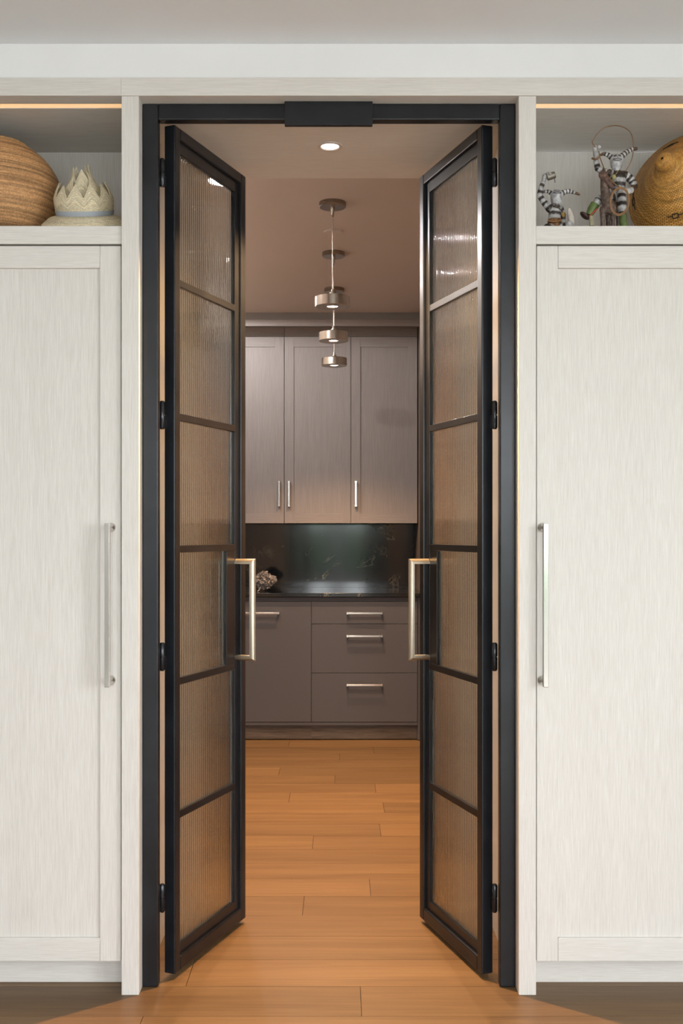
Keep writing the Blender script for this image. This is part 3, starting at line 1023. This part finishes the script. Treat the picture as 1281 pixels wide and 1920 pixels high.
def capsules(bones):
    m = MB()
    for a, b, ra, rb, *_ in bones:
        a, b = Vector(a), Vector(b)
        n = 6
        m.tube([a + (b - a) * i / n for i in range(n + 1)], [ra + (rb - ra) * i / n for i in range(n + 1)], 14)
        m.ball(a, ra, 14, 9)
        m.ball(b, rb, 14, 9)
    return m


def remeshed(name, bones, parent, extra=None, voxel=0.0016, color=None, iters=4):
    """bones: (a, b, ra, rb, stripe period, phase, colours) grown into one continuous skin"""
    bones = [tuple([b[0], b[1], b[2] * (1.12 if b[4] and b[2] < 0.0115 else 1.0), b[3] * (1.12 if b[4] and b[3] < 0.0115 else 1.0)] + list(b[4:])) for b in bones]
    m = capsules(bones)
    if extra:
        extra(m)
    o = m.build(name, None, parent)
    md = o.modifiers.new('remesh', 'REMESH'); md.mode = 'VOXEL'; md.voxel_size = voxel
    sm = o.modifiers.new('smooth', 'SMOOTH'); sm.iterations = iters; sm.factor = 0.5
    dg = bpy.context.evaluated_depsgraph_get()
    me = bpy.data.meshes.new_from_object(o.evaluated_get(dg))
    o.modifiers.clear()
    old = o.data
    o.data = me
    bpy.data.meshes.remove(old)
    me.name = name
    for p in me.polygons:
        p.use_smooth = True
    off = Vector(parent.location)
    at = me.attributes.new('Col', 'FLOAT_COLOR', 'POINT')
    B_ = [(Vector(b[0]), Vector(b[1]), b[2], b[3]) + tuple(b[4:]) for b in bones]
    for v in me.vertices:
        w = v.co + off
        best, bd = None, 1e9
        for b in B_:
            d = b[1] - b[0]
            L2 = d.length_squared
            t = max(0, min(1, (w - b[0]).dot(d) / L2)) if L2 > 1e-12 else 0
            dist = (w - (b[0] + d * t)).length - (b[2] + (b[3] - b[2]) * t)
            if dist < bd:
                bd, best = dist, (b, t * math.sqrt(L2))
        b, s = best
        period, phase, ca, cb = b[4], b[5], b[6], b[7]
        nz = noise.noise(w * 130) * 0.35
        if period:
            ph = ((s + phase) / period + nz * 0.25) % 1.0
            x = max(0, min(1, (abs(ph - 0.5) - 0.24) * 7 + 0.5))
        else:
            x = max(0, min(1, 0.5 + nz * 2.0)) if ca != cb else 0
        c = [ca[i] * (1 - x) + cb[i] * x for i in range(3)]
        f = max(0.3, 1 + noise.noise(w * 260) * 0.3 + noise.noise(w * 95) * 0.55)
        if color:
            c2 = color(w)
            if c2:
                c = c2
        at.data[v.index].color = (c[0] * f, c[1] * f, c[2] * f, 1)
    me.materials.clear()
    me.materials.append(clay)
    return o


def horn(name, pts, radii, parent, tip):
    """striped black and white horn ending in a brown tuft"""
    b = []
    acc = 0
    for i in range(len(pts) - 1):
        last = i == len(pts) - 2
        b.append((pts[i], pts[i + 1], radii[i], radii[i + 1], 0 if last else 0.0098, acc, BRN if last else BLK, BRN if last else WHT))
        acc += (Vector(pts[i + 1]) - Vector(pts[i])).length
    return remeshed(name, b, parent, voxel=0.0009, iters=1)


def face(head_c, r, d, up, parent, mouth_w):
    """eyes, nose and grinning mouth on the front of a head; d = facing direction"""
    d = Vector(d).normalized(); up = Vector(up)
    rt = d.cross(up).normalized(); up = rt.cross(d).normalized()
    hc = Vector(head_c)

    def on(x, y, k=1.0):
        q = 1 - x * x - y * y
        return hc + (rt * x + up * y + d * math.sqrt(max(q, 0.02))) * r * k
    dark = plain('face_paint_dark', (0.02, 0.016, 0.014), 0.5)
    for s in (-1, 1):
        MB().tube([on(s * 0.34 + 0.20 * math.cos(a), 0.42 + 0.13 * math.sin(a), 1.01) for a in [2 * math.pi * i / 14 for i in range(14)]], r * 0.045, 6, closed=True).build('eye', dark, parent, smooth=60)
    MB().ball(on(0, 0.16, 1.02), r * 0.16, 10, 8).build('nose', plain('nose_clay', (0.30, 0.28, 0.27), 0.5), parent, smooth=60)
    MB().tube([on(mouth_w * math.cos(a), -0.12 + 0.26 * math.sin(a), 1.01) for a in [math.pi + math.pi * i / 12 for i in range(13)]] + [on(mouth_w * (1 - 2 * i / 8) , -0.12, 1.01) for i in range(1, 8)],
              r * 0.05, 6, closed=True).build('mouth', dark, parent, smooth=60)


# small seated figurine raising a mug
D1 = 3.03
g1 = thing('clown_figurine', 'small striped horned clown figurine raising a mug beside oak post', 'figurine', (pw(1041, 440, D1).x, D1, SHELF))


def q1(x, y, dd=0.0):
    return pw(x, y, D1 + dd)


u = D1 / F  # metres per photo pixel here
hd = q1(1043.5, 371)
bones = [
    (q1(1041, 391), q1(1040, 404), 10.5 * u, 11.5 * u, 13 * u, 9 * u, BLK, WHT),
    (q1(1040, 404), q1(1040, 414), 11.5 * u, 12.5 * u, 13 * u, 9.0 * u, BLK, WHT),
    (q1(1040, 416), (q1(1040, 434).x, D1, SHELF + 0.0235), 13 * u, 14 * u, 0, 0, BRN, (0.20, 0.09, 0.025)),
    (q1(1043, 386), q1(1043.5, 379), 5 * u, 9 * u, 0, 0, WHT, WHT),
    (q1(1043.5, 376), q1(1043.5, 367.5), 10.8 * u, 11.4 * u, 0, 0, WHT, (0.36, 0.36, 0.37)),
    (q1(1031, 391), q1(1021, 380), 7 * u, 5.5 * u, 12 * u, 4 * u, BLK, WHT),
    (q1(1021, 380), q1(1012, 367), 5.5 * u, 4.8 * u, 12 * u, 8 * u, BLK, WHT),
    (q1(1012, 367), q1(1014, 354), 4.8 * u, 4.5 * u, 13 * u, 0, BLK, WHT),
    (q1(1014, 354), q1(1019, 341), 4.5 * u, 3.8 * u, 13 * u, 13 * u, BLK, WHT),
    (q1(1019, 341), q1(1022, 330, -0.004), 4 * u, 5 * u, 0, 0, WHT, WHT),
    # other arm, resting behind the hip
    (q1(1050, 390), q1(1056, 404, 0.012), 6 * u, 5 * u, 12 * u, 3 * u, BLK, WHT),
    (q1(1056, 404, 0.012), q1(1054, 424, 0.02), 5 * u, 4.5 * u, 12 * u, 2 * u, BLK, WHT),
    # legs stretched towards the front
    (q1(1046, 434), q1(1066, 426, -0.035), 9 * u, 7.5 * u, 13 * u, 0, BLK, WHT),
    (q1(1034, 429), q1(1027, 427, -0.045), 9 * u, 7 * u, 13 * u, 0, BLK, WHT),
]
bones[-2] = (q1(1046, 432), q1(1068, 421, -0.03), 9 * u, 6.5 * u, 13 * u, 0, BLK, WHT)
remeshed('body', bones, g1)
face(q1(1043.5, 368), 11.5 * u, (0.0, -0.9, 0.62), (0, 0, 1), g1, 0.62)
horn('horn', [q1(1035, 363), q1(1029, 359), q1(1022, 359), q1(1016, 361)], [4.2 * u, 3.2 * u, 2.6 * u, 2 * u], g1, BRN)
horn('horn', [q1(1053, 363), q1(1060, 359.5), q1(1067, 358.5), q1(1077, 361), q1(1086, 364.5)], [4.8 * u, 4.4 * u, 3.8 * u, 2.8 * u, 2.2 * u], g1, BRN)
pewter = plain('pewter_glaze', (0.22, 0.20, 0.16), 0.3, metal=0.6)
a, b = q1(1026, 333, -0.010), q1(1041, 327.5, -0.012)
mug = MB()
mug.tube([a, a + (b - a) * 0.03, a + (b - a) * 0.5, a + (b - a) * 0.97, b], [5.2 * u, 6.2 * u, 6.6 * u, 6.4 * u, 5.6 * u], 20)
mug.tube([q1(1039, 333, -0.012), q1(1040.5, 337, -0.012), q1(1041, 342.5, -0.012)], 0.9 * u, 6)
mug.build('mug', pewter, g1, smooth=40)
MB().tube([q1(1025, 326, -0.012), q1(1028, 323.2, -0.014), q1(1031, 324, -0.018), q1(1031.5, 328, -0.0215)], 1.4 * u, 8).build('finger', clay_w := plain('white_clay', (0.46, 0.45, 0.44), 0.45), g1, smooth=60)
for dx in (-3.2, 3.0):
    MB().tube([q1(1026 + dx, 327, -0.010), q1(1028 + dx, 324 + abs(dx) * .3, -0.014), q1(1030.5 + dx, 325, -0.018), q1(1031 + dx, 329, -0.0215)], 1.3 * u, 8).build('finger', clay_w, g1, smooth=60)
foot = MB()
foot.ball(q1(1070.5, 407, -0.030), 1.0, 20, 14, (6.0 * u, 4.0 * u, 17.5 * u), Matrix.Rotation(R(-13), 3, 'Y'))
foot.build('foot', plain('foot_sole_clay', (0.47, 0.42, 0.37), 0.6, var=0.15, vscale=80), g1, smooth=60)
MB().tube([q1(1034, 383, -0.017), q1(1040, 388, -0.020), q1(1047, 389, -0.019), q1(1053, 394, -0.014), q1(1056, 399, -0.012)], 0.8 * u, 6).build('necklace', plain('leather_cord', (0.05, 0.025, 0.012), 0.6), g1, smooth=60)
MB().ball(q1(1056.5, 402.5, -0.012), 1.0, 12, 8, (3.6 * u, 2.6 * u, 5.0 * u)).build('pouch', plain('ochre_pouch', (0.42, 0.25, 0.07), 0.6, var=0.3, vscale=150), g1, smooth=60)
MB().tube([q1(1027, 414, -0.021), q1(1040, 416, -0.0245), q1(1053, 413, -0.019)], 1.6 * u, 8).build('belt', plain('ochre_belt', (0.24, 0.10, 0.025), 0.5), g1, smooth=60)

# large figurine riding a donkey, swinging a lasso
D2 = 3.06
g2 = thing('clown_rider_figurine', 'striped horned clown figurine on brown donkey swinging a lasso beside woven cone hat', 'figurine', (pw(1150, 440, D2).x, D2, SHELF))


def q2(x, y, dd=0.0):
    return pw(x, y, D2 + dd)


u = D2 / F
bones = [
    (q2(1152, 328), q2(1172, 329), 8.5 * u, 8.5 * u, 17 * u, 6 * u, BLK, BLK),
    (q2(1160, 334), q2(1160, 352), 14 * u, 12.5 * u, 15 * u, 1 * u, WHT, BLK),
    (q2(1160, 352), q2(1158, 368, 0.01), 12.5 * u, 13.5 * u, 16 * u, 0, WHT, BRN),
    (q2(1155, 322), q2(1156, 314), 6.0 * u, 9 * u, 0, 0, WHT, WHT),
    (q2(1156, 309), q2(1156.5, 302), 11.0 * u, 12.6 * u, 0, 0, WHT, (0.38, 0.38, 0.39)),
    # raised arm
    (q2(1146, 326), q2(1132, 322), 7 * u, 5.8 * u, 13 * u, 3 * u, BLK, WHT),
    (q2(1132, 322), q2(1121, 316), 5.8 * u, 5.2 * u, 13 * u, 5 * u, BLK, WHT),
    (q2(1121, 316), q2(1118, 302), 5.2 * u, 4.6 * u, 13 * u, 2 * u, BLK, WHT),
    (q2(1118, 302), q2(1117.5, 295), 4.6 * u, 4.4 * u, 0, 0, WHT, WHT),
    (q2(1117.5, 290), q2(1116.5, 277), 5.2 * u, 5.2 * u, 0, 0, WHT, (0.40, 0.40, 0.41)),
    # arm holding the coil
    (q2(1176, 330), q2(1185, 338), 8 * u, 6.5 * u, 12 * u, 0, BLK, WHT),
    (q2(1185, 338), q2(1190, 349), 6.5 * u, 5.6 * u, 10 * u, 2 * u, BLK, WHT),
    (q2(1190, 349), q2(1184, 356, -0.012), 5.4 * u, 5 * u, 0, 0, BLK, BRN),
    (q2(1183, 357, -0.014), q2(1177, 359, -0.020), 6.2 * u, 6.2 * u, 0, 0, WHT, WHT),
    # legs astride
    (q2(1154, 370), q2(1124, 374, -0.02), 9 * u, 8.5 * u, 17 * u, 0, BLK, WHT),
    (q2(1124, 374, -0.02), q2(1112, 392, -0.022), 8.5 * u, 6.0 * u, 18 * u, 9 * u, BLK, WHT),
    (q2(1160, 368), q2(1166, 362, -0.02), 8.5 * u, 7 * u, 15 * u, 3 * u, BLK, WHT),
    (q2(1166, 362, -0.02), q2(1167, 391, -0.026), 6.5 * u, 9.5 * u, 17 * u, 3 * u, BLK, WHT),
    (q2(1167, 391, -0.026), q2(1168, 408, -0.024), 8 * u, 6 * u, 0, 0, BLK, BRN),
]
remeshed('rider_body', bones, g2)
face(q2(1156.5, 302.5), 12.6 * u, (-0.10, -1, 0.22), (0, 0, 1), g2, 0.60)
horn('horn', [q2(1148, 296), q2(1141, 291), q2(1133, 288), q2(1125, 291)], [5 * u, 4 * u, 3.2 * u, 2.2 * u], g2, BRN)
horn('horn', [q2(1165, 294), q2(1172, 288), q2(1179, 283), q2(1185, 280), q2(1193, 279)], [5 * u, 4.6 * u, 4.0 * u, 3.4 * u, 3.0 * u], g2, BRN)
# donkey
DK, DK2 = (0.070, 0.036, 0.022), (0.15, 0.11, 0.09)
zf = SHELF + 0.003


def leg(x, dd, top_y):
    return [(q2(x, top_y, dd), q2(x - 0.5, 415, dd), 6.5 * u, 4.2 * u, 0, 0, DK, DK2),
            (q2(x - 0.5, 415, dd), (q2(x, 430, dd).x, D2 + dd, zf + 0.004), 4.2 * u, 4.8 * u, 0, 0, DK, DK2)]


dk = [
    (q2(1141, 389, -0.035), q2(1150, 386, 0.11), 13.5 * u, 15 * u, 0, 0, DK, DK2),
    (q2(1140, 386, -0.042), q2(1134, 352, -0.045), 11 * u, 8 * u, 0, 0, DK, DK2),
    (q2(1134, 350, -0.045), q2(1134, 334, -0.040), 8 * u, 8.0 * u, 0, 0, DK, DK2),
    (q2(1130, 328, -0.042), q2(1147, 350, -0.062), 7.5 * u, 4.6 * u, 0, 0, DK, (0.20, 0.12, 0.10)),
]
dk += leg(1131, -0.045, 392) + leg(1150, -0.035, 394) + leg(1141, 0.10, 394) + leg(1160, 0.105, 394)
remeshed('donkey', dk, g2)
don_m = plain('donkey_ear_clay', (0.06, 0.03, 0.02), 0.5)
for (x0, y0, x1, y1) in ((1138, 326, 1144, 317), (1131, 340, 1129, 349)):
    a, b = q2(x0, y0, -0.045), q2(x1, y1, -0.048)
    MB().tube([a, a + (b - a) * .5, b], [2.2 * u, 3.2 * u, 0.8 * u], 10).build('ear', don_m, g2, smooth=60)
# boots with red fringe
green = plain('green_boot_paint', (0.10, 0.15, 0.035), 0.45, var=0.3, vscale=60)
red = plain('red_fringe_paint', (0.45, 0.06, 0.03), 0.5)
MB().tube([q2(1116, 383, -0.023), q2(1110, 393, -0.023), q2(1105, 404, -0.023)], [8.6 * u, 8.4 * u, 6.8 * u], 18).build('boot', green, g2, smooth=50)
MB().tube([q2(1168.5, 404, -0.024), q2(1168.5, 416, -0.024), (q2(1168, 430).x, D2 - 0.026, SHELF + 0.012)], [7.4 * u, 7.2 * u, 6.4 * u], 18).build('boot', green, g2, smooth=50)
for i in range(6):
    p = q2(1119.5 - i * 2.4, 392.5 + i * 2.1, -0.034)
    MB().tube([p + Vector((-0.003, 0.001, -0.004)), p + Vector((0, -0.003, 0)), p + Vector((0.0035, 0.0, 0.005))], 0.0013, 6).build('fringe', red, g2, smooth=60)
# shoe with an upturned dark sole
sh = MB()
sh.ball(q2(1096.5, 404.5, -0.022), 1.0, 18, 12, (10.5 * u, 8 * u, 4.6 * u), Matrix.Rotation(R(40), 3, 'Y'))
sh.build('shoe', plain('dark_brown_leather', (0.045, 0.018, 0.012), 0.35), g2, smooth=60)
MB().tube([q2(1108, 402, -0.022), q2(1109, 412, -0.024), q2(1110, 424, -0.026)], [5 * u, 4.2 * u, 4.0 * u], 14).build('moccasin', plain('pale_moccasin', (0.42, 0.38, 0.25), 0.6, var=0.3, vscale=60), g2, smooth=60)
# ropes
rope = plain('lasso_rope', (0.22, 0.12, 0.05), 0.6, var=0.3, vscale=200)
rope2 = plain('coil_rope', (0.34, 0.19, 0.09), 0.6, var=0.2, vscale=200)


def spline(pts, n=8):
    pts = [Vector(p) for p in pts]
    out = []
    for k in range(len(pts) - 1):
        p0, p1, p2, p3 = pts[max(k - 1, 0)], pts[k], pts[k + 1], pts[min(k + 2, len(pts) - 1)]
        for i in range(n):
            t = i / n
            out.append(0.5 * ((2 * p1) + (p2 - p0) * t + (2 * p0 - 5 * p1 + 4 * p2 - p3) * t * t + (-p0 + 3 * p1 - 3 * p2 + p3) * t ** 3))
    out.append(pts[-1])
    return out


MB().tube(spline([q2(1117, 276, -0.010), q2(1111, 268, -0.012), q2(1113, 262, -0.012), q2(1122, 249, -0.02), q2(1136, 239, -0.02), q2(1154, 235.5, -0.01), q2(1170, 239, 0.0), q2(1182, 248, 0.008),
                  q2(1187, 262, 0.01), q2(1187.5, 278, 0.0), q2(1186, 294, -0.008), q2(1181, 308, -0.015), q2(1173, 322, -0.02)]), 0.85 * u, 6).build('lasso', rope, g2, smooth=60)
MB().tube(spline([q2(1123, 283, -0.012), q2(1126, 297, -0.014), q2(1134, 318, -0.022), q2(1143, 334, -0.062), q2(1152, 344, -0.072), q2(1163, 351, -0.060), q2(1176, 357, -0.040)]), 0.95 * u, 6).build('rope', rope, g2, smooth=60)
for k, (rx, rz) in enumerate(((17.0, 25.5), (18.0, 26.5), (16.4, 24.0))):
    pts = []
    for i in range(48):
        w = 2 * math.pi * i / 48
        pts.append(q2(1162.3 + rx * math.cos(w) + 5 * math.sin(w) * 0.3, 377.5 - rz * math.sin(w), -0.068 - 0.002 * k + 0.004 * math.cos(w)))
    MB().tube(pts, 1.0 * u, 6, closed=True).build('rope_coil', rope2, g2, smooth=60)
MB().ball(q2(1123.5, 276, -0.010), 3.8 * u, 12, 8).build('knuckle', clay_w, g2, smooth=60)
MB().tube([q2(1110.5, 297, -0.006), q2(1117, 298.5, -0.017), q2(1124, 294.5, -0.012)], 2.0 * u, 8).build('cuff', plain('cuff_clay', (0.22, 0.13, 0.08), 0.6), g2, smooth=60)
MB().tube([q2(1147, 319, -0.016), q2(1150, 329, -0.024), q2(1156, 326, -0.024), q2(1160, 319, -0.018)], 0.6 * u, 6).build('necklace', plain('necklace_cord', (0.30, 0.20, 0.11), 0.6), g2, smooth=60)
MB().ball(q2(1151.5, 332, -0.026), 1.0, 12, 8, (4.2 * u, 2.2 * u, 4.6 * u)).build('medallion', plain('yellow_medallion', (0.34, 0.30, 0.12), 0.5, var=0.3, vscale=150), g2, smooth=60)
